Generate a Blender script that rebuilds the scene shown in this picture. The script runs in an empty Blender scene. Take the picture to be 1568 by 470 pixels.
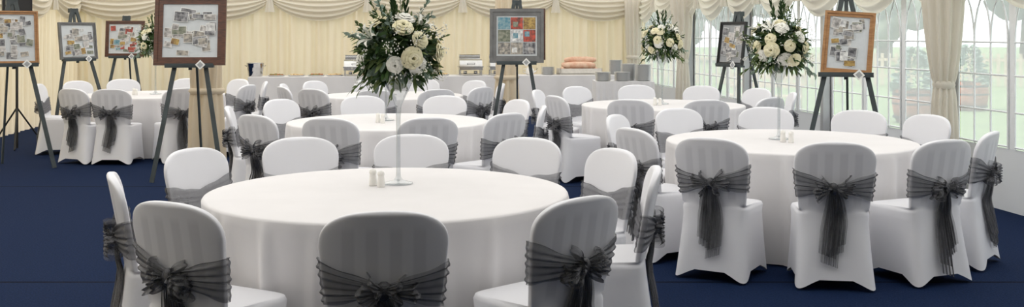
import bpy, math, random
from mathutils import Vector, Matrix
sc = bpy.context.scene
random.seed(7)
pi = math.pi
sin, cos = math.sin, math.cos

# ------------------------------------------------------------------ materials
def new_mat(name):
    m = bpy.data.materials.new(name); m.use_nodes = True
    nt = m.node_tree; nt.nodes.clear()
    out = nt.nodes.new('ShaderNodeOutputMaterial')
    return m, nt, out

def pbr(name, col, rough=0.6, metal=0.0, noise=0.0, nscale=20.0, bump=0.0, bscale=60.0, col2=None, spec=.5, stretch=None):
    m, nt, out = new_mat(name)
    b = nt.nodes.new('ShaderNodeBsdfPrincipled')
    b.inputs['Roughness'].default_value = rough
    b.inputs['Metallic'].default_value = metal
    b.inputs['Specular IOR Level'].default_value = spec
    c2 = col2 if col2 else tuple(c*(1-noise) for c in col)
    tc = nt.nodes.new('ShaderNodeTexCoord')
    mp = nt.nodes.new('ShaderNodeMapping')
    if stretch: mp.inputs['Scale'].default_value = stretch
    nt.links.new(tc.outputs['Object'], mp.inputs['Vector'])
    n = nt.nodes.new('ShaderNodeTexNoise'); n.inputs['Scale'].default_value = nscale
    n.inputs['Detail'].default_value = 4
    nt.links.new(mp.outputs[0], n.inputs['Vector'])
    r = nt.nodes.new('ShaderNodeValToRGB')
    r.color_ramp.elements[0].position = 0.35; r.color_ramp.elements[1].position = 0.65
    r.color_ramp.elements[0].color = (*c2, 1); r.color_ramp.elements[1].color = (*col, 1)
    nt.links.new(n.outputs['Fac'], r.inputs['Fac'])
    nt.links.new(r.outputs['Color'], b.inputs['Base Color'])
    if bump > 0:
        n2 = nt.nodes.new('ShaderNodeTexNoise'); n2.inputs['Scale'].default_value = bscale
        nt.links.new(mp.outputs[0], n2.inputs['Vector'])
        bp = nt.nodes.new('ShaderNodeBump'); bp.inputs['Strength'].default_value = bump
        bp.inputs['Distance'].default_value = 0.01
        nt.links.new(n2.outputs['Fac'], bp.inputs['Height'])
        nt.links.new(bp.outputs[0], b.inputs['Normal'])
    nt.links.new(b.outputs[0], out.inputs['Surface'])
    return m

def fabric_trans(name, col, tcol, fac, nscale=3.0):
    m, nt, out = new_mat(name)
    d = nt.nodes.new('ShaderNodeBsdfDiffuse'); t = nt.nodes.new('ShaderNodeBsdfTranslucent')
    n = nt.nodes.new('ShaderNodeTexNoise'); n.inputs['Scale'].default_value = nscale
    tc = nt.nodes.new('ShaderNodeTexCoord'); nt.links.new(tc.outputs['Object'], n.inputs['Vector'])
    r = nt.nodes.new('ShaderNodeValToRGB')
    r.color_ramp.elements[0].color = (*[c*0.9 for c in col], 1); r.color_ramp.elements[1].color = (*col, 1)
    nt.links.new(n.outputs['Fac'], r.inputs['Fac']); nt.links.new(r.outputs[0], d.inputs['Color'])
    t.inputs['Color'].default_value = (*tcol, 1)
    mx = nt.nodes.new('ShaderNodeMixShader'); mx.inputs[0].default_value = fac
    nt.links.new(d.outputs[0], mx.inputs[1]); nt.links.new(t.outputs[0], mx.inputs[2])
    nt.links.new(mx.outputs[0], out.inputs['Surface'])
    return m

def sheer(name, col, lo, hi):
    m, nt, out = new_mat(name)
    d = nt.nodes.new('ShaderNodeBsdfDiffuse'); d.inputs['Color'].default_value = (*col, 1)
    g = nt.nodes.new('ShaderNodeBsdfGlossy'); g.inputs['Roughness'].default_value = .4; g.inputs['Color'].default_value = (.5, .5, .53, 1)
    dg = nt.nodes.new('ShaderNodeMixShader'); dg.inputs[0].default_value = .12
    nt.links.new(d.outputs[0], dg.inputs[1]); nt.links.new(g.outputs[0], dg.inputs[2])
    t = nt.nodes.new('ShaderNodeBsdfTransparent')
    f = nt.nodes.new('ShaderNodeLayerWeight'); f.inputs['Blend'].default_value = .5
    n = nt.nodes.new('ShaderNodeTexNoise'); n.inputs['Scale'].default_value = 30
    tc = nt.nodes.new('ShaderNodeTexCoord'); nt.links.new(tc.outputs['Object'], n.inputs['Vector'])
    ad = nt.nodes.new('ShaderNodeMath'); ad.operation = 'MULTIPLY_ADD'; ad.inputs[1].default_value = .25; 
    nt.links.new(n.outputs['Fac'], ad.inputs[0]); nt.links.new(f.outputs['Facing'], ad.inputs[2])
    mr = nt.nodes.new('ShaderNodeMapRange')
    mr.inputs['From Min'].default_value = .10; mr.inputs['From Max'].default_value = .9
    mr.inputs['To Min'].default_value = lo; mr.inputs['To Max'].default_value = hi
    nt.links.new(ad.outputs[0], mr.inputs['Value'])
    mx = nt.nodes.new('ShaderNodeMixShader')
    nt.links.new(mr.outputs[0], mx.inputs[0])
    nt.links.new(t.outputs[0], mx.inputs[1]); nt.links.new(dg.outputs[0], mx.inputs[2])
    nt.links.new(mx.outputs[0], out.inputs['Surface'])
    return m

def thin_glass(name, tint, base=0.04, haze=0.0):
    m, nt, out = new_mat(name)
    g = nt.nodes.new('ShaderNodeBsdfGlossy'); g.inputs['Roughness'].default_value = .03
    t = nt.nodes.new('ShaderNodeBsdfTransparent'); t.inputs['Color'].default_value = (*tint, 1)
    f = nt.nodes.new('ShaderNodeLayerWeight'); f.inputs['Blend'].default_value = .25
    a = nt.nodes.new('ShaderNodeMath'); a.operation = 'MULTIPLY_ADD'
    a.inputs[1].default_value = .7 if haze == 0 else .15; a.inputs[2].default_value = base
    nt.links.new(f.outputs['Facing'], a.inputs[0])
    mx = nt.nodes.new('ShaderNodeMixShader')
    nt.links.new(a.outputs[0], mx.inputs[0])
    src = t.outputs[0]
    if haze > 0:
        tl = nt.nodes.new('ShaderNodeBsdfTranslucent'); tl.inputs['Color'].default_value = (.97, .98, 1, 1)
        m2 = nt.nodes.new('ShaderNodeMixShader'); m2.inputs[0].default_value = haze
        nt.links.new(t.outputs[0], m2.inputs[1]); nt.links.new(tl.outputs[0], m2.inputs[2]); src = m2.outputs[0]
    nt.links.new(src, mx.inputs[1]); nt.links.new(g.outputs[0], mx.inputs[2])
    nt.links.new(mx.outputs[0], out.inputs['Surface'])
    return m

def chair_cover_mat():
    m, nt, out = new_mat('spandex_cover')
    b = nt.nodes.new('ShaderNodeBsdfPrincipled'); b.inputs['Roughness'].default_value = .5
    tc = nt.nodes.new('ShaderNodeTexCoord'); sp = nt.nodes.new('ShaderNodeSeparateXYZ')
    nt.links.new(tc.outputs['Object'], sp.inputs[0])
    sn = nt.nodes.new('ShaderNodeSeparateXYZ'); nt.links.new(tc.outputs['Normal'], sn.inputs[0])
    def M(op, a, b_=None, clamp=False):
        n = nt.nodes.new('ShaderNodeMath'); n.operation = op; n.use_clamp = clamp
        for i, x in enumerate((a, b_)):
            if x is None: continue
            if isinstance(x, (int, float)): n.inputs[i].default_value = x
            else: nt.links.new(x, n.inputs[i])
        return n.outputs[0]
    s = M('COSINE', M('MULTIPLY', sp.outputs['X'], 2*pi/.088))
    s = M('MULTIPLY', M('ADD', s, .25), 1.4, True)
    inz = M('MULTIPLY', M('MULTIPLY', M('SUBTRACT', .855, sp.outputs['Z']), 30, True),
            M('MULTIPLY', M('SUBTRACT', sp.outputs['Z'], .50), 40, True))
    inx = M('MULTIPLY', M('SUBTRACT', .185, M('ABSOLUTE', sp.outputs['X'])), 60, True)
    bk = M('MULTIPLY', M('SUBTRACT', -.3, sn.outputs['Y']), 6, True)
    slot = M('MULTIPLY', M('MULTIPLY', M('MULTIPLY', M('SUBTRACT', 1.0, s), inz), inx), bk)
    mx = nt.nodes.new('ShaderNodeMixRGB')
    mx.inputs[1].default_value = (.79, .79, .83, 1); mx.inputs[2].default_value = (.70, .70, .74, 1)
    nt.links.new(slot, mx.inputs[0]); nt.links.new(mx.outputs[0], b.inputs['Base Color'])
    nt.links.new(b.outputs[0], out.inputs['Surface'])
    return m

def carpet_mat():
    m, nt, out = new_mat('navy_carpet')
    b = nt.nodes.new('ShaderNodeBsdfPrincipled'); b.inputs['Roughness'].default_value = .95
    b.inputs['Specular IOR Level'].default_value = .1
    tc = nt.nodes.new('ShaderNodeTexCoord')
    n = nt.nodes.new('ShaderNodeTexNoise'); n.inputs['Scale'].default_value = 90; n.inputs['Detail'].default_value = 6
    nt.links.new(tc.outputs['Object'], n.inputs['Vector'])
    r = nt.nodes.new('ShaderNodeValToRGB')
    r.color_ramp.elements[0].position = .3; r.color_ramp.elements[1].position = .7
    r.color_ramp.elements[0].color = (.0025, .009, .033, 1); r.color_ramp.elements[1].color = (.007, .020, .066, 1)
    nt.links.new(n.outputs['Fac'], r.inputs['Fac'])
    sp = nt.nodes.new('ShaderNodeSeparateXYZ'); nt.links.new(tc.outputs['Object'], sp.inputs[0])
    a = nt.nodes.new('ShaderNodeMath'); a.operation = 'ADD'; a.inputs[1].default_value = -2.4+40.0
    nt.links.new(sp.outputs['Y'], a.inputs[0])
    md = nt.nodes.new('ShaderNodeMath'); md.operation = 'MODULO'; md.inputs[1].default_value = 4.0
    nt.links.new(a.outputs[0], md.inputs[0])
    lt = nt.nodes.new('ShaderNodeMath'); lt.operation = 'LESS_THAN'; lt.inputs[1].default_value = .03
    nt.links.new(md.outputs[0], lt.inputs[0])
    mx = nt.nodes.new('ShaderNodeMixRGB'); mx.inputs[2].default_value = (.001, .003, .012, 1)
    nt.links.new(lt.outputs[0], mx.inputs[0]); nt.links.new(r.outputs[0], mx.inputs[1])
    nt.links.new(mx.outputs[0], b.inputs['Base Color'])
    bp = nt.nodes.new('ShaderNodeBump'); bp.inputs['Strength'].default_value = .4; bp.inputs['Distance'].default_value = .01
    nt.links.new(n.outputs['Fac'], bp.inputs['Height']); nt.links.new(bp.outputs[0], b.inputs['Normal'])
    nt.links.new(b.outputs[0], out.inputs['Surface'])
    return m

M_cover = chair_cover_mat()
M_sash = sheer('organza_sash', (.13, .13, .14), .31, .92)
M_cloth = pbr('table_linen', (.76, .74, .745), .8, noise=.03, nscale=4, bump=.05, bscale=200, spec=.2)
M_carpet = carpet_mat()
M_lining = fabric_trans('ivory_lining', (.83, .735, .585), (.86, .745, .55), .28)
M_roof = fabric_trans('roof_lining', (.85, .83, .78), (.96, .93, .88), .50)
M_light_block = fabric_trans('unseen_light_block', (.50, .48, .46), (.3, .3, .28), .1)  # dark near-opaque fabric added out of view to cut fill light around the camera
M_white_lin = fabric_trans('white_drape', (.84, .80, .72), (.86, .81, .71), .35)
M_pvc = pbr('white_pvc', (.80, .82, .84), .45, noise=.04, nscale=2)
M_bar = pbr('window_bar', (.84, .86, .87), .5)
M_pane = thin_glass('clear_pvc', (.95, .96, .98), base=.03, haze=.42)
M_alu = pbr('aluminium_leg', (.55, .56, .57), .4, metal=.6)
M_glass = thin_glass('vase_glass', (.86, .88, .89), base=.12)
M_rose = pbr('rose_petal', (.87, .82, .60), .6, col2=(.80, .74, .48), nscale=30, spec=.2)
M_rosew = pbr('white_petal', (.88, .87, .80), .6, noise=.06, nscale=30, spec=.2)
M_leaf = pbr('dark_leaf', (.050, .098, .028), .6, col2=(.020, .046, .015), nscale=14, spec=.2)
M_leaf2 = pbr('olive_leaf', (.17, .22, .08), .6, col2=(.08, .12, .04), nscale=14, spec=.2)
M_euc = pbr('eucalyptus_leaf', (.26, .34, .28), .7, noise=.3, nscale=14, spec=.2)
M_stem = pbr('stem_green', (.05, .10, .03), .6)
M_ceram = pbr('white_ceramic', (.84, .82, .78), .25)
M_hole = pbr('shaker_cap', (.5, .5, .48), .3)
M_easel = pbr('easel_grey', (.055, .07, .075), .5, noise=.3, nscale=8)
M_wood_d = pbr('mahogany_frame', (.12, .042, .02), .35, col2=(.06, .022, .011), nscale=12, stretch=(1, 1, 6))
M_wood_o = pbr('oak_frame', (.42, .22, .09), .45, col2=(.30, .14, .05), nscale=12, stretch=(1, 1, 6))
M_wood_g = pbr('grey_frame', (.16, .16, .16), .45, noise=.25, nscale=12)
M_black = pbr('black_plastic', (.012, .012, .013), .5, noise=.2)
M_mat_w = pbr('mount_card', (.60, .63, .65), .7, noise=.05)
M_mat_g = pbr('mount_card_grey', (.35, .36, .37), .7, noise=.1)
M_steel = pbr('polished_steel', (.62, .62, .62), .18, metal=1.0, noise=.1)
M_china = pbr('china_plate', (.80, .80, .80), .2)
M_bread = pbr('bread_crust', (.66, .36, .24), .6, col2=(.76, .54, .40), nscale=10)
M_tray = pbr('pale_tray', (.70, .66, .60), .6, noise=.1)
M_food_a = pbr('salad_food', (.12, .25, .05), .6, col2=(.5, .1, .05), nscale=30)
M_food_b = pbr('pastry_food', (.55, .32, .12), .6, col2=(.75, .6, .35), nscale=30)
M_grass = pbr('lawn', (.19, .25, .11), .9, col2=(.13, .18, .08), nscale=3, bump=.5, bscale=40)
M_tree = pbr('tree_foliage', (.15, .18, .12), .9, col2=(.06, .085, .06), nscale=2.5)
M_trunk = pbr('tree_bark', (.12, .08, .05), .9, noise=.4)
M_fence = pbr('fence_wood', (.55, .45, .33), .8, noise=.3, nscale=8)
M_barrel = pbr('barrel_wood', (.35, .13, .07), .7, noise=.4, nscale=10)
M_label = pbr('label_card', (.78, .78, .76), .6)
prints = []
for i, (a, b_) in enumerate([((.5, .45, .38), (.12, .12, .12)), ((.05, .05, .06), (.35, .35, .36)), ((.55, .08, .05), (.1, .04, .03)),
                           ((.05, .20, .28), (.3, .4, .42)), ((.5, .34, .1), (.15, .08, .03)), ((.8, .8, .78), (.35, .35, .36)),
                           ((.10, .12, .08), (.3, .3, .24)), ((.20, .19, .18), (.65, .62, .6))]):
    prints.append(pbr('photo_print_%d' % i, a, .4, col2=b_, nscale=26))

# ------------------------------------------------------------------ mesh builder
class MB:
    def __init__(s): s.v = []; s.f = []; s.m = []; s.sm = []
    def add(s, vs, fs, mat=0, M=None, smooth=True):
        o = len(s.v)
        if M is None: s.v += [tuple(p) for p in vs]
        else: s.v += [tuple(M @ Vector(p)) for p in vs]
        for f in fs:
            s.f.append(tuple(i+o for i in f)); s.m.append(mat); s.sm.append(smooth)
    def grid(s, rows, mat=0, closed=False, M=None, smooth=True):
        n = len(rows[0]); vs = [p for r in rows for p in r]; fs = []
        for i in range(len(rows)-1):
            for j in range(n if closed else n-1):
                k = (j+1) % n
                fs.append((i*n+j, i*n+k, (i+1)*n+k, (i+1)*n+j))
        s.add(vs, fs, mat, M, smooth)
    def box(s, c, d, mat=0, M=None):
        x, y, z = c; a, b, h = d[0]/2, d[1]/2, d[2]/2
        vs = [(x+i*a, y+j*b, z+k*h) for k in (-1, 1) for j in (-1, 1) for i in (-1, 1)]
        s.add(vs, [(0, 2, 3, 1), (4, 5, 7, 6), (0, 1, 5, 4), (2, 6, 7, 3), (0, 4, 6, 2), (1, 3, 7, 5)], mat, M, False)
    def bar(s, p, q, w, d, mat=0, M=None, up=(0, 1, 0)):
        p = Vector(p); q = Vector(q); ax = (q-p).normalized()
        u = Vector(up); sx = ax.cross(u).normalized(); sy = sx.cross(ax).normalized()
        vs = []
        for e in (p, q):
            for (i, j) in ((-1, -1), (1, -1), (1, 1), (-1, 1)):
                vs.append(e+sx*(i*w/2)+sy*(j*d/2))
        s.add(vs, [(0, 3, 2, 1), (4, 5, 6, 7), (0, 1, 5, 4), (1, 2, 6, 5), (2, 3, 7, 6), (3, 0, 4, 7)], mat, M, False)
    def tube(s, pts, r, n=8, mat=0, M=None):
        pts = [Vector(p) for p in pts]; rows = []
        for i, p in enumerate(pts):
            t = (pts[min(i+1, len(pts)-1)]-pts[max(i-1, 0)]).normalized()
            u = Vector((0, 0, 1)) if abs(t.z) < .9 else Vector((1, 0, 0))
            a = t.cross(u).normalized(); b = a.cross(t).normalized()
            rr = r[i] if isinstance(r, (list, tuple)) else r
            rows.append([p+a*(rr*cos(2*pi*k/n))+b*(rr*sin(2*pi*k/n)) for k in range(n)])
        s.grid(rows, mat, True, M)
        s.add(rows[0], [tuple(range(n))], mat, M); s.add(rows[-1], [tuple(range(n-1, -1, -1))], mat, M)
    def lathe(s, prof, n=24, mat=0, M=None):
        s.grid([[(r*cos(2*pi*k/n), r*sin(2*pi*k/n), z) for k in range(n)] for r, z in prof], mat, True, M)
    def mesh(s, name, mats):
        me = bpy.data.meshes.new(name); me.from_pydata(s.v, [], s.f)
        for m in mats: me.materials.append(m)
        me.polygons.foreach_set('material_index', s.m); me.polygons.foreach_set('use_smooth', s.sm)
        me.update(); return me
    def obj(s, name, mats, loc=(0, 0, 0), rz=0):
        return place(s.mesh(name, mats), name, loc, rz)
def place(me, name, loc, rz=0, sc_=1):
    o = bpy.data.objects.new(name, me); sc.collection.objects.link(o)
    o.location = loc; o.rotation_euler = (0, 0, rz); o.scale = (sc_,)*3
    return o
def T(x, y, z): return Matrix.Translation((x, y, z))
def sg(a, p): return math.copysign(abs(a)**p, a)

# ------------------------------------------------------------------ tent shell
C = Vector((2.7, 21.0, 0)); e1 = Vector((-.9909, -.1347, 0)); e2 = Vector((.1347, -.9909, 0))
W = 11.2; L = 27.0; EH = 2.32; RH = 4.3
def P(s_, t_, z=0): 
    p = C+e1*s_+e2*t_; return (p.x, p.y, z)
b = MB(); b.add([P(-.3, -.3), P(W+.3, -.3), P(W+.3, L), P(-.3, L)], [(0, 1, 2, 3)], 0, None, False)
b.obj('floor', [M_carpet])
b = MB(); b.add([(-60, -40, -.06), (110, -40, -.06), (110, 120, -.06), (-60, 120, -.06)], [(0, 1, 2, 3)], 0, None, False)
b.obj('lawn_ground', [M_grass])

def pleated(fn, length, z0, z1, name, mat, per=.24, amp=.07):
    n = int(length/per*12); rows = []
    rnd = random.Random(len(name)*7)
    ph = [rnd.uniform(-1.2, 1.2) for _ in range(int(length/per)+3)]
    am = [rnd.uniform(.5, 1.2) for _ in range(int(length/per)+3)]
    for k in range(13):
        z = z0+(z1-z0)*k/12; row = []
        for i in range(n+1):
            x = length*i/n; c_ = x/per; j = int(c_); fr = c_-j
            pp = ph[j]*(1-fr)+ph[j+1]*fr
            a = amp*(am[j]*(1-fr)+am[j+1]*fr)
            s_ = sin(2*pi*c_+pp+.25*sin(k*.5+x*.7))
            row.append(fn(x, a*(abs(s_)**.7*(1 if s_ > 0 else -1))+.01*sin(x*61+k*.4), z))
        rows.append(row)
    b = MB(); b.grid(rows); return b.obj(name, [mat])
pleated(lambda x, o, z: P(x, .12+o, z), W, 0, EH+.1, 'wall_back', M_lining)
pleated(lambda x, o, z: P(W-.12-o, x, z), L, 0, EH+.1, 'wall_left', M_lining)
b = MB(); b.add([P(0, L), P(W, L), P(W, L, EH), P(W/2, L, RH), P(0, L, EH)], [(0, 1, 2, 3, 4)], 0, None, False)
b.obj('wall_front', [M_light_block])  # unseen wall behind camera, darkened to keep fill off the chair backs
b = MB()
NT = 27
for sgn in (0, 1):
    rows = []
    for i in range(9):
        f = i/8
        s_ = (W/2*f) if sgn == 0 else W-(W/2*f)
        z = EH+(RH-EH)*f-.12*sin(pi*f)
        rows.append([P(s_, L*t_/NT, z) for t_ in range(NT+1)])
    for (r0, r1, mt) in ((0, 18, 0), (18, NT, 1)):  # unseen bays over the camera get the light-blocking fabric
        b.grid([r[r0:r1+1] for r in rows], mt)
b.add([P(0, 0, EH), P(W, 0, EH), P(W/2, 0, RH)], [(0, 1, 2)])
b.obj('ceiling', [M_roof, M_light_block])

def swags(fn, length, n, name, mat, top=EH, drop=.34):
    b = MB(); w = length/n
    for k in range(n):
        rows = []
        for j in range(37):
            v = j/36; row = []
            for i in range(25):
                u = i/24; par = 4*u*(1-u)
                d = v*(.13+(drop-.13)*par**.8)
                off = .05+.12*sin(pi*v*.85)*(.35+par*.65)+.034*sin(v*10*pi)*(.35+par*.65)
                row.append(fn(k*w+u*w, off, top-d))
            rows.append(row)
        b.grid(rows, 0)
        rows = []
        for j in range(5):
            v = j/4; row = []
            for i in range(33):
                a = 2*pi*i/32; r = (.035+.045*v)*(1+.3*cos(5*a))
                row.append(fn(k*w+r*cos(a), .12+r*sin(a)*.7, top-.02-v*.33))
            rows.append(row)
        b.grid(rows, 0)
    return b.obj(name, [mat])
swags(lambda x, o, z: P(x, .12+o, z), W, 6, 'swag_valance', M_white_lin, drop=.52)
swags(lambda x, o, z: P(W-.12-o, x, z), 18, 10, 'swag_valance', M_white_lin, drop=.52)
swags(lambda x, o, z: P(.05+o, x, z), 20, 15, 'swag_valance', M_white_lin, drop=.56)

# ------------------------------------------------------------------ right wall with windows
posts = [0.0, 3.3, 5.97, 8.63, 11.3, 14.0, 16.7]
zb, zt = .55, 2.12
b = MB()
b.add([P(0, 0, 0), P(0, L, 0), P(0, L, zb), P(0, 0, zb)], [(0, 1, 2, 3)], 0, None, False)
b.add([P(0, 0, zt), P(0, L, zt), P(0, L, EH+.05), P(0, 0, EH+.05)], [(0, 1, 2, 3)], 0, None, False)
b.add([P(0, 16.7, zb), P(0, L, zb), P(0, L, zt), P(0, 16.7, zt)], [(0, 1, 2, 3)], 0, None, False)  # solid stretch beside camera, out of view, added to hold back window light
for t_ in posts:
    b.add([P(0.005, max(t_-.12, 0), 0), P(.005, min(t_+.12, L), 0), P(.005, min(t_+.12, L), EH), P(.005, max(t_-.12, 0), EH)], [(0, 1, 2, 3)], 0, None, False)
b.obj('wall_right', [M_pvc])
for wi in range(len(posts)-1):
    a0, a1 = posts[wi]+.12, posts[wi+1]-.12
    b = MB()
    b.add([P(-.004, a0, zb), P(-.004, a1, zb), P(-.004, a1, zt), P(-.004, a0, zt)], [(0, 1, 2, 3)], 1, None, False)
    nu = 3; gap = .10; uw = (a1-a0-gap*(nu-1))/nu
    for k in range(nu):
        x0 = a0+k*(uw+gap); x1 = x0+uw
        if k < nu-1:
            b.add([P(.003, x1, zb), P(.003, x1+gap, zb), P(.003, x1+gap, zt), P(.003, x1, zt)], [(0, 1, 2, 3)], 0, None, False)
        sp = zt-.62
        r = .009
        nb = 3; cw = uw/nb
        for q in range(nb+1):
            x = x0+q*cw
            b.tube([P(.012, x, zb), P(.012, x, sp)], r, 6, 0)
        for z in (zb+.02, zb+.32, zb+.64, sp-.02):
            b.tube([P(.012, x0, z), P(.012, x1, z)], r, 6, 0)
        for q in range(nb+1):
            for dr in (1, -1):
                pts = []
                R = uw*.55
                for h in range(15):
                    th = pi/2*1.15*h/14
                    x = x0+q*cw+dr*R*(1-cos(th)); z = sp+.58*sin(th)/1.0
                    if x < x0-.001 or x > x1+.001: break
                    pts.append(P(.012, x, z))
                if len(pts) > 1: b.tube(pts, r, 6, 0)
    b.obj('window_%d' % (wi+1), [M_bar, M_pane])
for t_ in posts[1:]:
    b = MB(); p = P(.06, t_, 0)
    b.box((p[0], p[1], EH/2), (.08, .12, EH), 0); b.obj('tent_leg', [M_alu])
def gathered(x, y, H, name, mat, rt=.2, rtie=.075, rb=.13, ztie=1.08, flat=1.0, np=11):
    b = MB(); rows = []
    for j in range(41):
        z = .01+(H-.01)*j/40
        if z > ztie: f = (z-ztie)/(H-ztie); r = rtie+(rt-rtie)*(f**.6)
        else: f = (ztie-z)/ztie; r = rtie+(rb-rtie)*(f**.5)
        row = []
        for i in range(np*8):
            a = 2*pi*i/(np*8)
            rr = r*(1+.16*cos(np*a+.6*sin(z*3))+.06*cos(3*a+z*2))
            row.append((x+rr*cos(a)*flat, y+rr*sin(a), z))
        rows.append(row)
    b.grid(rows, 0, True)
    if ztie > 0:
        b.lathe([(rtie*1.2, ztie-.035), (rtie*1.38, ztie), (rtie*1.2, ztie+.035)], 24, 0, T(x, y, 0))
    return b.obj(name, [mat])
for t_ in (3.3, 11.35, 16.7):
    p = P(.24, t_+.12, 0); gathered(p[0]+(.02 if t_ > 5 else 0), p[1]-.05, EH-.05, 'tied_curtain', M_white_lin, rt=.19)
p = P(.3, .35, 0); gathered(p[0], p[1], EH-.05, 'tied_curtain', M_white_lin, rt=.16, rtie=.12)
gathered(-3.50, 11.75, 3.6, 'draped_tent_pole', M_lining, rt=.18, rtie=.15, rb=.19, ztie=.9, np=9)
gathered(-.08, 15.3, 4.0, 'draped_tent_pole', M_lining, rt=.16, rtie=.14, rb=.18, ztie=.9, np=9)

# ------------------------------------------------------------------ chair
ZT = .905
def back_y(z):
    return -.205-.085*(z-.45)/.45 if z > .45 else -.205-.085*(.45-z)/.45
def panel_hw(z):
    z0 = .77
    if z < z0: return .205+.037*((z-.45)/(z0-.45))
    f = min((z-z0)/(ZT-z0), 1.0); p = 2.6
    return .242*max(1-f**p, 0)**(1/p)
def panel_pt(t, z, off=0.0, hd=.02):
    hw = panel_hw(z)+off; h = hd+off
    x = hw*sg(cos(t), .45); y = h*sg(sin(t), .45)
    return (x, back_y(z)+y+.55*x*x, z)
NL = 64
def chair_mesh(seed):
    rnd = random.Random(seed); b = MB(); rows = []
    ts = [2*pi*(i+.5)/NL for i in range(NL)]
    for k in range(12):
        ph = pi/2*(1-k/12)
        z = .77+(ZT-.77)*sin(ph)**(2/2.6)
        hd = .021*(.35+.65*min(1, (k/4)))
        rows.append([panel_pt(t, z, 0, hd) for t in ts])
    for z in (.77, .73, .69, .65, .61, .57, .53, .50, .48):
        rows.append([panel_pt(t, z, 0, .021) for t in ts])
    def seat(z, hw, yb, yf, n, pull=0, arch=0):
        row = []
        for t in ts:
            c_ = abs(sin(2*t))**.55
            x = hw*sg(cos(t), 2/n); y = (yb+yf)/2+(yf-yb)/2*sg(sin(t), 2/n)
            k = 1-pull*(1-c_)
            if abs(cos(t)) > abs(sin(t)): x *= k
            else: y = (yb+yf)/2+(y-(yb+yf)/2)*k
            row.append((x, y, z+arch*(1-c_)))
        return row
    rows.append(seat(.468, .208, -.226, .17, 6))
    rows.append(seat(.462, .215, -.227, .192, 6))
    rows.append(seat(.445, .22, -.228, .20, 6))
    for z in (.40, .33, .26, .19, .12, .06, .012):
        q = (.44-z)/.43
        rows.append(seat(z, .218+.03*q**1.5, -.228-.07*q, .20+.01*q, 5+1.5*q, .13*q, .075*q**3))
    b.grid(rows, 0, True)
    b.add(rows[0], [tuple(range(NL))], 0)
    zc = .632+rnd.uniform(-.012, .012)
    p1, p2 = rnd.uniform(0, 6), rnd.uniform(0, 6); asym = rnd.uniform(-.02, .02)
    rows = []
    ns = 96; nk = 28
    for k in range(nk+1):
        f = k/nk-.5; row = []
        for i in range(ns+1):
            t = -pi/2+2*pi*i/ns
            a = min(1, abs(cos(t))**.45)
            back = sin(t) < 0
            sd = 1 if cos(t) > 0 else -1
            h = (.05+.13*a**1.1) if back else .135+.045*a
            zz = zc+f*h+asym*sd*a-(.02*(1-a) if back else .035*(1-a))+.004*sin(a*9+p2)*(1 if abs(f) > .45 else 0)
            amp = .0085 if back else .004
            off = .011+amp*sin(f*34+p1*sd+1.5*sin(a*2))*(.6+.4*sin(f*11+p2))+(.008*(1-a) if back else 0)
            row.append(panel_pt(t, zz, off, .021))
        rows.append(row)
    b.grid(rows, 1)
    kx, kz = rnd.uniform(-.015, .015), zc-.02
    ky = back_y(kz)-.038
    rows = []
    for j in range(9):
        th = pi*j/8
        rows.append([(kx+.03*sin(th)*cos(a)*(1+.15*sin(5*a)), ky+.022*sin(th)*sin(a), kz+.038*cos(th)) for a in [2*pi*i/14 for i in range(14)]])
    b.grid(rows, 1, True); b.grid(rows, 1, True, T(0, .003, 0))
    for sd in (-1, 1):
        for lp in range(3):
            Lx = rnd.uniform(.08, .13)*(1 if lp == 0 else .8); tilt = rnd.uniform(-.15, .45) if lp == 0 else rnd.uniform(.4, 1.0)*(1 if lp == 1 else -1.0)
            wd = rnd.uniform(.07, .11); phs = rnd.uniform(0, 6)
            rows = []
            for i in range(17):
                s_ = i/16; x = Lx*sin(pi*s_)**.8; y = -.034*sin(2*pi*s_)-.012*sin(pi*s_)
                row = []
                for j in range(19):
                    v = j/18-.5; w = .022+(wd-.022)*sin(pi*s_)
                    row.append((x*cos(tilt)-v*w*sin(tilt)*0.6+.010*sin(v*9+phs)*sin(pi*s_), y+.012*sin(v*26+phs+s_*2)*sin(pi*s_), -x*sin(tilt)*.7+v*w))
                rows.append([(kx+sd*p[0], ky+p[1], kz+p[2]) for p in row])
            b.grid(rows, 1)
        ln = rnd.uniform(.36, .54); w1 = rnd.uniform(.06, .11); dx = rnd.uniform(.0, .05); phs = rnd.uniform(0, 6); bend = rnd.uniform(-.02, .02)
        for lay in range(2):
            rows = []
            for i in range(21):
                u = i/20; z = kz-u*ln*(1-.12*lay); row = []
                w = .02+(w1-.02)*min(1, u*1.6)**.8
                for j in range(21):
                    v = j/20-.5
                    x = kx+sd*(.008+dx*u+.012*lay)+bend*sin(u*4)+v*w
                    row.append((x, back_y(z)-.03-.008*lay-.01*sin(pi*min(1, u*2))+.012*sin(v*24+phs+u*2.5)*min(1, u*2+.2), z+.035*v*sd*u))
                rows.append(row)
            b.grid(rows, 1)
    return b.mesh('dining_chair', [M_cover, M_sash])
chairs = [chair_mesh(s) for s in (1, 2, 3, 4, 5, 6)]

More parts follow.
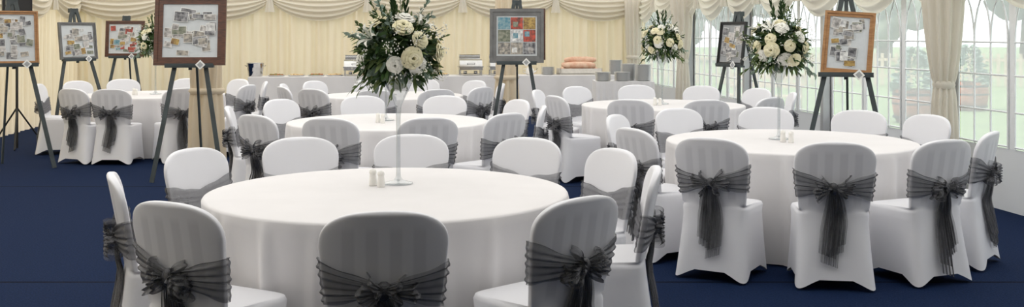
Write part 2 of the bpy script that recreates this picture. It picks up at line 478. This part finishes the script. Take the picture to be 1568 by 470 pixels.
# ------------------------------------------------------------------ tablecloth
def table_mesh(seed):
    rnd = random.Random(seed); b = MB(); n = 480; rows = []
    nf = 22; cs = []
    for i in range(nf): cs.append((2*pi*(i+rnd.uniform(-.32, .32))/nf, rnd.uniform(.05, .095), rnd.uniform(.35, 1.0), rnd.uniform(-.05, .05)))
    def fold(a, q):
        s_ = 0
        for c_, w_, h_, sh in cs:
            d = (a-c_-sh*q+pi) % (2*pi)-pi
            ww = w_*(.6+.6*q)
            s_ += h_*math.exp(-(d/ww)**2*1.6)
        return s_-.30
    for r in (.001, .3, .6, .85, .895):
        rows.append([(r*cos(2*pi*i/n), r*sin(2*pi*i/n), .757) for i in range(n)])
    for r, z in ((.909, .754), (.915, .745)):
        rows.append([(r*cos(2*pi*i/n), r*sin(2*pi*i/n), z) for i in range(n)])
    for k in range(1, 19):
        q = k/18; z = .745-(.735)*q; row = []
        for i in range(n):
            a = 2*pi*i/n
            r = .915-.02*q+(.085*fold(a, q))*q**.55
            row.append((r*cos(a), r*sin(a), z))
        rows.append(row)
    b.grid(rows, 0, True)
    return b.mesh('round_banquet_table', [M_cloth])
tmeshes = [table_mesh(s) for s in (11, 12, 13)]

RD = 1.16
TABLES = [
 ((-.63, 5.22), ((-84, 1.17), (-51, 1.16), (-9, 1.07), (25, 1.08), (58, 1.14), (90, 1.14), (121, 1.14), (153, 1.06), (198, 1.03), (240, 1.14))),
 ((2.08, 7.67), ((-125, 1.22), (-94, 1.22), (-66, 1.20), (-36, 1.12), (24, 1.13), (50, 1.12), (84, 1.16), (117, 1.16), (156, 1.10), (204, 1.10))),
 ((-1.13, 9.37), (-101, -70, -40, -5, 33, 72, 107, 145, 187, 228)),
 ((1.70, 11.55), (-111, -80, -46, -8, 28, 62, 95, 130, 168, 212)),
 ((-1.55, 13.3), (235, -92, -62, -32, 4, 42, 78, 110, 145, 180, 208)),
 ((-4.73, 13.5), (188, (250, 1.15), (-90, 1.15), -58, -18, 18, 55, 90, 125, 155)),
]
rc = random.Random(5); ci = 0
for ti, (c_, angs) in enumerate(TABLES):
    place(tmeshes[ti % 3], 'round_banquet_table', (c_[0], c_[1], 0), ti*1.3)
    for a in angs:
        if isinstance(a, tuple): a, R = a
        else: R = RD+rc.uniform(-.02, .03)
        ar = math.radians(a)
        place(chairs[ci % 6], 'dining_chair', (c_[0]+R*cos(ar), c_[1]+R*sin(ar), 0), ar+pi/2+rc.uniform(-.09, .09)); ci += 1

# ------------------------------------------------------------------ floral centrepiece
def rose(b, M, s, mat):
    rings = [(3, .10, .30, .72, .0), (4, .16, .48, .70, .4), (5, .2, .72, .55, .9), (6, .22, .98, .36, .3), (6, .22, 1.1, .16, .8)]
    for n, r0, r1, h, a0 in rings:
        for k in range(n):
            ac = a0+2*pi*k/n; wd = pi/n*1.35; rows = []
            for i in range(6):
                v = i/5; row = []
                for j in range(6):
                    u = j/5*2-1
                    ww = wd*(.5+.5*sin(pi*min(1, v*.75+.15)))
                    r = r0+(r1-r0)*v**1.4+.10*(v**4)*(1-.4*abs(u)); z = h*sin(pi/2*min(1, v*1.1))-.10*v**5-.12*u*u*v
                    a = ac+u*ww
                    row.append((r*cos(a)*s, r*sin(a)*s, z*s))
                rows.append(row)
            b.grid(rows, mat, False, M)
def lily(b, M, s, mat):
    for k in range(6):
        a = 2*pi*k/6; rows = []
        for i in range(8):
            v = i/7; w = .22*sin(pi*min(.98, v*.9+.08)); r = .1+1.3*v; z = .9*sin(v*2.2)*(1)
            rows.append([((r*cos(a)-u*w*sin(a))*s, (r*sin(a)+u*w*cos(a))*s, (z+.1*u*u)*s) for u in (-1, -.5, 0, .5, 1)])
        b.grid(rows, mat, False, M)
def leaf(b, p, d, ln, w, mat, rnd, droop=.3):
    d = d.normalized(); sd = d.cross(Vector((rnd.uniform(-1, 1), rnd.uniform(-1, 1), rnd.uniform(-.4, 1)))).normalized()
    nn = sd.cross(d); rows = []
    for i in range(7):
        v = i/6; ww = w*sin(pi*(v*.94+.03))**.8
        c_ = p+d*(ln*v)+Vector((0, 0, -droop*ln*v*v))
        rows.append([c_-sd*ww+nn*ww*.3, c_, c_+sd*ww+nn*ww*.3])
    b.grid(rows, mat)
def align(p, d):
    q = d.to_track_quat('Z', 'Y').to_matrix().to_4x4(); return T(*p) @ q
def ico(b, p, r, mat):
    vs = [(p[0]+r*x, p[1]+r*y, p[2]+r*z) for x, y, z in ((1, 0, 0), (-1, 0, 0), (0, 1, 0), (0, -1, 0), (0, 0, 1), (0, 0, -1))]
    b.add(vs, [(0, 2, 4), (2, 1, 4), (1, 3, 4), (3, 0, 4), (2, 0, 5), (1, 2, 5), (3, 1, 5), (0, 3, 5)], mat)
def centrepiece(seed, nrose=22, lil=7):
    rnd = random.Random(seed); b = MB()
    b.lathe([(.001, .003), (.076, .003), (.078, .007), (.06, .012), (.025, .022), (.013, .04), (.011, .08), (.0105, .25), (.012, .36), (.018, .42), (.04, .47), (.07, .53), (.105, .61), (.108, .62), (.10, .61)], 32, 0)
    cen = Vector((0, 0, .70))
    b.lathe([(.001, .50), (.03, .51), (.085, .60), (.13, .65), (.15, .72), (.12, .80), (.001, .85)], 14, 3)
    ga = 2.39996
    for i in range(nrose):
        f = (i+.5)/nrose; z = 1-1.6*f; rr = math.sqrt(max(0, 1-z*z)); a = i*ga+seed
        d = Vector((rr*cos(a), rr*sin(a), z)); d += Vector((rnd.uniform(-.2, .2), rnd.uniform(-.2, .2), rnd.uniform(-.2, .2))); d.normalize()
        R = rnd.uniform(.175, .215)
        p = cen+Vector((d.x*R*1.05, d.y*R*1.05, d.z*R*.98))
        b.tube([cen*.5+p*.5, p], .004, 5, 7)
        if i % lil == 3: lily(b, align(p-d*.02, d), .055, 2)
        else: rose(b, align(p-d*.005, d), rnd.uniform(.038, .052), 1 if i % 3 else 2)
    for i in range(680):
        z = rnd.uniform(-.85, 1); rr = math.sqrt(1-z*z); a = rnd.uniform(0, 2*pi)
        d = Vector((rr*cos(a), rr*sin(a), z)); R = rnd.uniform(.11, .195)
        p = cen+d*R
        d2 = (d+Vector((rnd.uniform(-.8, .8), rnd.uniform(-.8, .8), rnd.uniform(-.5, .6))))
        k = rnd.random()
        if k < .45: leaf(b, p, d2, rnd.uniform(.05, .08), rnd.uniform(.009, .016), 3, rnd)
        elif k < .76: leaf(b, p, d2, rnd.uniform(.05, .08), rnd.uniform(.007, .012), 4, rnd)
        else: leaf(b, p, d2, rnd.uniform(.03, .055), rnd.uniform(.014, .02), 5, rnd)
    for i in range(38):
        z = rnd.uniform(-.6, 1); rr = math.sqrt(1-z*z); a = rnd.uniform(0, 2*pi)
        d = Vector((rr*cos(a), rr*sin(a), z+.15)).normalized(); ln = rnd.uniform(.23, .29)+(.06 if d.z > .85 else 0)
        if z < -.1: d.z -= .35
        tip = cen+d*ln; b.tube([cen+d*.1, tip], .0022, 4, 7)
        mt = rnd.choice((3, 3, 4, 4, 5))
        for q in range(12):
            f = .5+.5*q/11
            dd = (d+Vector((rnd.uniform(-.9, .9), rnd.uniform(-.9, .9), rnd.uniform(-.5, .9))))
            leaf(b, cen+d*(ln*f), dd, rnd.uniform(.028, .048), .006 if mt != 5 else .010, mt, rnd)
    for i in range(4):
        a = i*2.1; d = Vector((.18*cos(a), .18*sin(a), 1)).normalized(); ln = .33
        b.tube([cen, cen+d*ln], .003, 4, 7)
        for q in range(18):
            dd = d+Vector((rnd.uniform(-.6, .6), rnd.uniform(-.6, .6), .3)); leaf(b, cen+d*(ln*(.5+.5*q/17)), dd, .05, .007, 3, rnd, 0)
    for i in range(60):
        z = rnd.uniform(-.7, .9); rr = math.sqrt(1-z*z); a = rnd.uniform(0, 2*pi)
        d = Vector((rr*cos(a), rr*sin(a), z)); p = cen+d*rnd.uniform(.21, .28)
        b.tube([cen+d*.1, p], .0012, 3, 7)
        for q in range(8):
            ico(b, p+Vector((rnd.uniform(-.022, .022), rnd.uniform(-.022, .022), rnd.uniform(-.022, .022))), .005, 2)
    return b.mesh('floral_centrepiece', [M_glass, M_rose, M_rosew, M_leaf, M_leaf2, M_euc, M_glass, M_stem])
fl = [centrepiece(3, 23), centrepiece(8, 28, 30)]
place(fl[0], 'floral_centrepiece', (-.605, 5.45, .757), 2.3)
place(fl[1], 'floral_centrepiece', (2.02, 7.75, .757), 1.0)
place(fl[0], 'floral_centrepiece', (-1.16, 9.42, .757), 2.0)
place(fl[1], 'floral_centrepiece', (1.70, 11.6, .757), 2.6)
place(fl[0], 'floral_centrepiece', (-1.57, 13.3, .757), 4.0)
place(fl[1], 'floral_centrepiece', (-4.70, 13.5, .757), 5.0)

b = MB()
b.lathe([(.001, 0), (.019, 0), (.021, .006), (.0185, .04), (.016, .058), (.018, .062), (.0185, .068), (.016, .078), (.006, .083), (.001, .083)], 20, 0)
for k in range(5): ico(b, (.006*cos(k*1.257), .006*sin(k*1.257), .083), .0013, 1)
shk = b.mesh('salt_shaker', [M_ceram, M_hole])
for (cx, cy), s_ in zip([(-.71, 5.36), (2.02, 7.52), (-1.18, 9.16), (1.62, 11.4), (-1.7, 13.1), (-4.9, 13.3)], range(6)):
    place(shk, 'salt_shaker', (cx-.022, cy+.03, .757), 0, 1.05); place(shk, 'pepper_shaker', (cx+.026, cy-.015, .757), 0, 1.0)

# ------------------------------------------------------------------ easels and boards
def easel(x, y, rz, H=1.95, ledge=1.17, spread=.36, name='display_easel'):
    b = MB()
    for sd in (-1, 1):
        b.bar((sd*.03, .08, H), (sd*spread, -.18, 0.0), .045, .022, 0)
    b.bar((0, .13, H-.04), (0, .62, 0.0), .035, .022, 0, None, (1, 0, 0))
    b.box((0, .10, H-.03), (.12, .07, .06), 0)
    fz = 1-ledge/H
    yl = .08-.26*fz
    b.box((0, yl-.035, ledge-.012), (.50, .07, .024), 0)
    b.box((0, yl-.068, ledge+.006), (.50, .012, .03), 0)
    b.bar((0, .08-.26*fz, ledge-.05), (0, .09, H), .035, .02, 0)
    return b.obj(name, [M_easel], (x, y, 0), rz)
def board(x, y, rz, w, h, fw, zb_, mf, mm, seed, style=0, yoff=0, lean=.13, roll=0, tag=True):
    rnd = random.Random(seed); b = MB(); d = .03
    for sd in (-1, 1):
        b.box((sd*(w-fw)/2, 0, h/2), (fw, d, h), 0)
        b.box((sd*(w-fw*.45)/2, -d/2-.004, h/2), (fw*.45, .012, h), 0)
    for zz in (fw/2, h-fw/2): b.box((0, 0, zz), (w-2*fw, d, fw), 0)
    for zz in (fw*.22, h-fw*.22): b.box((0, -d/2-.004, zz), (w-.9*fw, .012, fw*.45), 0)
    b.box((0, .004, h/2), (w-2*fw+.004, .012, h-2*fw+.004), 1)
    iw, ih = w-2*fw, h-2*fw
    if style == 1:
        for i in range(3):
            for j in range(3):
                cw, ch = iw/3.2, ih/3.2
                Mx = T((i-1)*cw, -.005, fw+ih/2+(j-1)*ch); k = (0, 6, 3, 0, 5, 2, 1, 2, 4)[i*3+j]
                b.box((0, 0, 0), (cw*.96, .002, ch*.94), 2+k, Mx)
                if rnd.random() < .7: b.box((rnd.uniform(-.03, .03), -.002, rnd.uniform(-.03, .03)), (cw*.4, .002, ch*.4), 2+rnd.randint(0, 7), Mx)
    else:
        for q in range(30):
            a = iw*rnd.uniform(.12, .30); c_ = ih*rnd.uniform(.08, .22)
            cx = rnd.uniform(-iw/2+a/2+.01, iw/2-a/2-.01); cz = fw+rnd.uniform(c_/2+.01, ih-c_/2-.01)
            Mx = T(cx, -.004-.0009*q*.5, cz) @ Matrix.Rotation(rnd.uniform(-.25, .25), 4, 'Y')
            k = rnd.choice((0, 1, 1, 7, 5, 6, 1, 7, 7, 1, 4, 0) if seed != 3 else (0, 1, 2, 7, 4, 6, 2, 3))
            b.box((0, 0, 0), (a, .0012, c_), 10, Mx); b.box((0, -.0008, 0), (a*.93, .001, c_*.9), 2+k, Mx)
    if tag:
        Mt = T(.12, -.055, -.0) @ Matrix.Rotation(pi/4, 4, 'Y')
        b.box((0, 0, 0), (.075, .003, .075), 10, Mt); b.box((0, -.003, 0), (.045, .002, .045), 11, Mt)
    me = b.mesh('framed_photo_board', [mf, mm]+prints+[M_label, M_mat_g])
    o = bpy.data.objects.new('framed_photo_board', me); sc.collection.objects.link(o)
    off = Matrix.Rotation(rz, 4, 'Z') @ Vector((0, yoff, 0))
    o.location = (x+off.x, y+off.y, zb_)
    o.rotation_euler = (-lean, roll, rz)
    return o
def pair(x, y, rz, w, h, fw, zb_, mf, mm, seed, H=1.95, style=0, lean=.13, spread=.36, roll=0):
    easel(x, y, rz, H, zb_, spread)
    yl = .08-.26*(1-zb_/H)
    return board(x, y, rz, w, h, fw, zb_, mf, mm, seed, style, yl-.035, lean, roll)
pair(-3.42, 10.9, .10, .74, .74, .085, 1.22, M_wood_d, M_mat_w, 1, 2.0)
pair(.06, 12.9, -.02, .68, .68, .085, 1.19, M_wood_g, M_mat_w, 5, 1.98, 1)
board(.115, 13.02, -.02, .62, .66, .05, 1.22, M_wood_d, M_mat_g, 6, 1, .03, .13, 0, False)
pair(-6.42, 17.0, .15, .62, .60, .055, 1.17, M_wood_d, M_mat_w, 3, 1.85)
pair(-6.33, 14.9, .95, .58, .54, .04, 1.18, M_wood_g, M_mat_w, 4, 1.92, spread=.48)
pair(-5.72, 11.75, .65, .52, .62, .04, 1.20, M_wood_o, M_mat_w, 8, 1.95, spread=.40)
pair(3.18, 9.75, -.35, .46, .60, .05, 1.17, M_wood_o, M_mat_w, 9, 1.93, lean=.14, spread=.44, roll=.07)
pair(2.85, 13.2, -1.1, .50, .56, .035, 1.15, M_black, M_mat_g, 10, 1.84, spread=.32)

b = MB()
b.box((0, 0, 1.86), (.36, .32, .56), 0); b.box((0, -.165, 1.86), (.31, .012, .50), 1)
b.tube([(0, 0, .0), (0, 0, 1.58)], .018, 10, 0)
for k in range(3):
    a = k*2*pi/3+.4; b.tube([(0, 0, .55), (.38*cos(a), .38*sin(a), .012)], .012, 8, 0)
b.obj('loudspeaker_on_stand', [M_black, pbr('speaker_grille', (.02, .02, .021), .7, bump=.5, bscale=300)], (-6.72, 13.9, 0), .5)

# ------------------------------------------------------------------ buffet
def draped_box(x0, x1, y0, y1, h, name, fn):
    b = MB()
    per = 2*((x1-x0)+(y1-y0)); N = 400; rows = []
    def pt(d, off):
        a, c_ = x1-x0, y1-y0; d %= per
        if d < a: return (x0+d, y0-off)
        d -= a
        if d < c_: return (x1+off, y0+d)
        d -= c_
        if d < a: return (x1-d, y1+off)
        d -= a
        return (x0-off, y1-d)
    for k in range(7):
        q = k/6; z = h-(h-.01)*q
        rows.append([fn(*pt(per*i/N, (.02+.025*sin(i*.55)+.015*sin(i*.19))*q), z) for i in range(N)])
    b.grid(rows, 0, True, None, True)
    b.add([fn(x0, y0, h), fn(x1, y0, h), fn(x1, y1, h), fn(x0, y1, h)], [(0, 1, 2, 3)], 0, None, False)
    return b.obj(name, [M_cloth])
draped_box(.9, 7.75, .65, 1.4, .76, 'buffet_table', lambda a, c_, z: P(a, c_, z))
draped_box(1.38, 2.35, 16.9, 17.6, .76, 'serving_table', lambda a, c_, z: (a, c_, z))

def spx(px):
    k = (px-800)/1600
    t_ = 1.02
    s_ = (C.x+e2.x*t_-k*(C.y+e2.y*t_))/(k*e1.y-e1.x)
    return P(s_, t_, .76)
RB = math.atan2(-e1.y, -e1.x)
def chafing():
    b = MB()
    b.box((0, 0, .13), (.44, .30, .05), 0); b.box((0, 0, .165), (.47, .33, .018), 0)
    for i in (-1, 1):
        for j in (-1, 1): b.tube([(i*.2, j*.13, 0), (i*.2, j*.13, .13)], .012, 8, 0)
    b.box((0, 0, .03), (.40, .26, .012), 0)
    for i in (-.1, .1): b.lathe([(.001, .036), (.035, .036), (.035, .08), (.001, .08)], 16, 0, T(i, 0, 0))
    rows = []
    for k in range(13):
        a = pi*k/12
        rows.append([(x, .145*cos(a), .175+.13*sin(a)) for x in (-.215, .215)])
    b.grid(rows, 0)
    for x in (-.215, .215): b.add([(x, .145*cos(pi*k/12), .175+.13*sin(pi*k/12)) for k in range(13)], [tuple(range(13))], 0)
    b.tube([(-.07, -.135, .22), (-.07, -.175, .235), (.07, -.175, .235), (.07, -.135, .22)], .008, 8, 0)
    rows = []
    for k in range(9):
        a = pi*k/8
        rows.append([(x, .15+.02*sin(a), .20+.19*sin(a*.5)) for x in (-.2, .2)])
    b.grid(rows, 0)
    return b.mesh('chafing_dish', [M_steel])
cd = chafing()
for px in (556, 735, 782): place(cd, 'chafing_dish', spx(px), RB, 1.0)
b = MB(); b.lathe([(.001, 0), (.12, 0), (.13, .02), (.155, .24), (.165, .25), (.155, .25), (.14, .1), (.001, .05)], 28, 0)
for sd in (-1, 1): b.tube([(sd*.15, -.03, .19), (sd*.19, 0, .2), (sd*.15, .03, .19)], .007, 6, 0)
b.obj('ice_bucket', [M_steel], spx(399), 0)
def platter(mt, seed):
    rnd = random.Random(seed); b = MB()
    b.lathe([(.001, .0), (.15, .0), (.18, .022), (.185, .026), (.15, .010), (.001, .010)], 28, 0)
    for i in range(26):
        a = rnd.uniform(0, 6.28); r = .13*math.sqrt(rnd.random()); s_ = rnd.uniform(.02, .035)
        Mx = T(r*cos(a), r*sin(a), .02+rnd.uniform(0, .02)) @ Matrix.Rotation(rnd.uniform(0, 3), 4, 'Z')
        b.lathe([(.001, -s_*.5), (s_*.8, -s_*.4), (s_, 0), (s_*.7, s_*.5), (.001, s_*.65)], 8, 1, Mx)
    return b.mesh('food_platter', [M_china, mt])
pl = [platter(M_food_a, 1), platter(M_food_b, 2)]
for i, px in enumerate((432, 463, 494, 523, 594, 626, 658, 689)): place(pl[i % 2], 'food_platter', spx(px), i, .88)
def plates(n):
    b = MB()
    for i in range(n):
        b.lathe([(.001, .0), (.07, .0), (.13, .014), (.135, .017), (.07, .006), (.001, .006)], 28, 0, T(0, 0, i*.0105))
    return b.mesh('plate_stack', [M_china])
ps = plates(26); ps2 = plates(14)
place(ps, 'plate_stack', (2.2, 17.15, .76)); place(ps, 'plate_stack', (1.98, 17.42, .76))
place(ps2, 'plate_stack', (1.52, 17.1, .76)); place(ps2, 'plate_stack', (1.84, 17.1, .76))
def bread():
    # two large crusty loaves lying in a shallow tray over a row of rolls
    b = MB(); rnd = random.Random(2)
    b.box((0, 0, .02), (.86, .44, .04), 1)
    for (y_, x_, sx, sy) in ((-.21, 0, .86, .02), (.21, 0, .86, .02), (0, -.42, .02, .44), (0, .42, .02, .44)):
        b.box((x_, y_, .07), (sx, sy, .12), 1)
    for i in range(7):
        Mx = T((i-3)*.108, rnd.uniform(-.02, .02), .10) @ Matrix.Rotation(pi/2+rnd.uniform(-.2, .2), 4, 'X') @ T(0, 0, -.14)
        b.lathe([(.001, 0), (.03, .01), (.05, .06), (.058, .14), (.05, .22), (.03, .27), (.001, .28)], 14, 0, Mx)
    for y_, z_, s_ in ((-.10, .19, 1), (.09, .20, 1), (0, .30, .88)):
        Mx = T(-.02, y_, z_) @ Matrix.Rotation(rnd.uniform(-.06, .06), 4, 'Z') @ Matrix.Rotation(pi/2, 4, 'Y') @ T(0, 0, -.34*s_)
        b.lathe([(.001, 0), (.035*s_, .01), (.065*s_, .08), (.078*s_, .22), (.075*s_, .34), (.078*s_, .46), (.065*s_, .60), (.035*s_, .67), (.001, .68)], 18, 0, Mx)
    return b.mesh('bread_tray', [M_bread, M_tray])
place(bread(), 'bread_tray', spx(905), RB, .95)
place(ps, 'plate_stack', spx(962), 0); place(ps2, 'plate_stack', spx(856), 0)
b = MB()
b.lathe([(.001, 0), (.06, 0), (.085, .05), (.08, .10), (.05, .14), (.045, .15), (.02, .165), (.012, .18), (.001, .19)], 24, 0)
b.tube([(.07, 0, .05), (.12, 0, .08), (.14, 0, .13)], [.018, .012, .009], 8, 0)
b.tube([(-.07, 0, .04), (-.13, 0, .06), (-.13, 0, .11), (-.07, 0, .12)], .008, 8, 0)
b.obj('teapot', [M_ceram], spx(828), 0)

# ------------------------------------------------------------------ outdoors
def tree(x, y, h, seed, name='tree'):
    rnd = random.Random(seed); b = MB()
    b.tube([(0, 0, -.06), (.1, 0, h*.3), (0, .1, h*.6)], [.3, .22, .12], 8, 1)
    for k in range(16):
        c_ = Vector((rnd.uniform(-.3, .3)*h, rnd.uniform(-.3, .3)*h, h*rnd.uniform(.3, .85))); R = h*rnd.uniform(.12, .2)
        rows = []
        for j in range(13):
            th = pi*j/12
            rows.append([(c_.x+R*sin(th)*cos(a)*(1+.18*sin(5*a+j*1.7)), c_.y+R*sin(th)*sin(a)*(1+.18*sin(4*a+j)), c_.z+R*cos(th)*(1+.1*sin(7*a))) for a in [2*pi*i/18 for i in range(18)]])
        b.grid(rows, 0, True)
    return b.obj(name, [M_tree, M_trunk], (x, y, 0))
for i, (x, y, h) in enumerate([(14, 62, 7), (22, 60, 9), (31, 62, 8), (38, 54, 9), (33, 40, 5.5), (9, 58, 6), (46, 50, 10), (27, 50, 5), (50, 40, 9), (18, 50, 5), (24, 66, 8), (35, 60, 7)]):
    tree(x, y, h, i)
b = MB()
for i in range(70):
    f = i/69; x = 4.5+14*f; y = 33-3*f
    b.box((x, y, .45), (.09, .03, 1.0), 0)
    if i < 69 and i % 6 == 0:
        f2 = min(1, (i+6)/69)
        for z in (.25, .75): b.bar((x, y+.03, z), (4.5+14*f2, 33-3*f2+.03, z), .04, .08, 0, None, (0, 0, 1))
b.obj('picket_fence', [M_fence])
b = MB()
b.lathe([(.001, 0), (.30, 0), (.36, .2), (.38, .38), (.35, .6), (.33, .6), (.33, .54), (.001, .54)], 28, 0)
for z in (.1, .35, .52): b.lathe([(.345+.03*sin(z*4), z-.02), (.36+.03*sin(z*4), z), (.345+.03*sin(z*4), z+.02)], 28, 2)
rnd = random.Random(4)
for i in range(400):
    z = rnd.uniform(0, 1); a = rnd.uniform(0, 6.28); R = .40*(1-z)+.05
    p = Vector((R*cos(a)*rnd.uniform(.5, 1), R*sin(a)*rnd.uniform(.5, 1), .55+z*.8))
    leaf(b, p, Vector((cos(a), sin(a), .5)), .14, .035, 1, rnd)
b.obj('barrel_planter', [M_barrel, M_euc, M_black], (7.3, 18.6, -.06))
place(bpy.data.meshes['barrel_planter'], 'barrel_planter', (9.6, 21.5, -.06), 1)
b = MB()
for z, y in ((.42, 0), (.42, .14), (.42, .28), (.62, .40), (.78, .42)): b.box((0, y, z), (1.4, .11 if z < .5 else .03, .03 if z < .5 else .1), 0)
for x in (-.62, .62):
    b.box((x, -.02, .21), (.06, .06, .42), 0); b.box((x, .40, .43), (.06, .06, .86), 0); b.box((x, .19, .6), (.06, .46, .04), 0)
b.obj('garden_bench', [M_fence], (4.8, 19.5, -.06), -.4)

# ------------------------------------------------------------------ light & world
w = bpy.data.worlds.new('World'); sc.world = w; w.use_nodes = True
nt = w.node_tree; nt.nodes.clear()
o = nt.nodes.new('ShaderNodeOutputWorld'); bg = nt.nodes.new('ShaderNodeBackground')
tc = nt.nodes.new('ShaderNodeTexCoord'); sp = nt.nodes.new('ShaderNodeSeparateXYZ'); r = nt.nodes.new('ShaderNodeValToRGB')
nt.links.new(tc.outputs['Generated'], sp.inputs[0]); nt.links.new(sp.outputs['Z'], r.inputs['Fac'])
r.color_ramp.elements[0].color = (.90, .92, .95, 1); r.color_ramp.elements[1].color = (.84, .89, .95, 1)
nt.links.new(r.outputs[0], bg.inputs['Color']); bg.inputs['Strength'].default_value = 2.2
nt.links.new(bg.outputs[0], o.inputs['Surface'])
s = bpy.data.lights.new('sun', 'SUN'); s.energy = 3.9; s.angle = .15; s.color = (1, .95, .87)
so = bpy.data.objects.new('sun', s); sc.collection.objects.link(so)
so.rotation_euler = (math.radians(12), math.radians(-28), 0); so.location = (0, 0, 20)

# ------------------------------------------------------------------ camera
cam = bpy.data.cameras.new('camera'); co = bpy.data.objects.new('camera', cam); sc.collection.objects.link(co)
co.location = (0, 0, 1.56); co.rotation_euler = (pi/2, 0, 0)
cam.sensor_width = 36; cam.clip_end = 300
cam.lens = 36; cam.shift_y = -188/1600
sc.camera = co
sc.view_settings.view_transform = 'Standard'
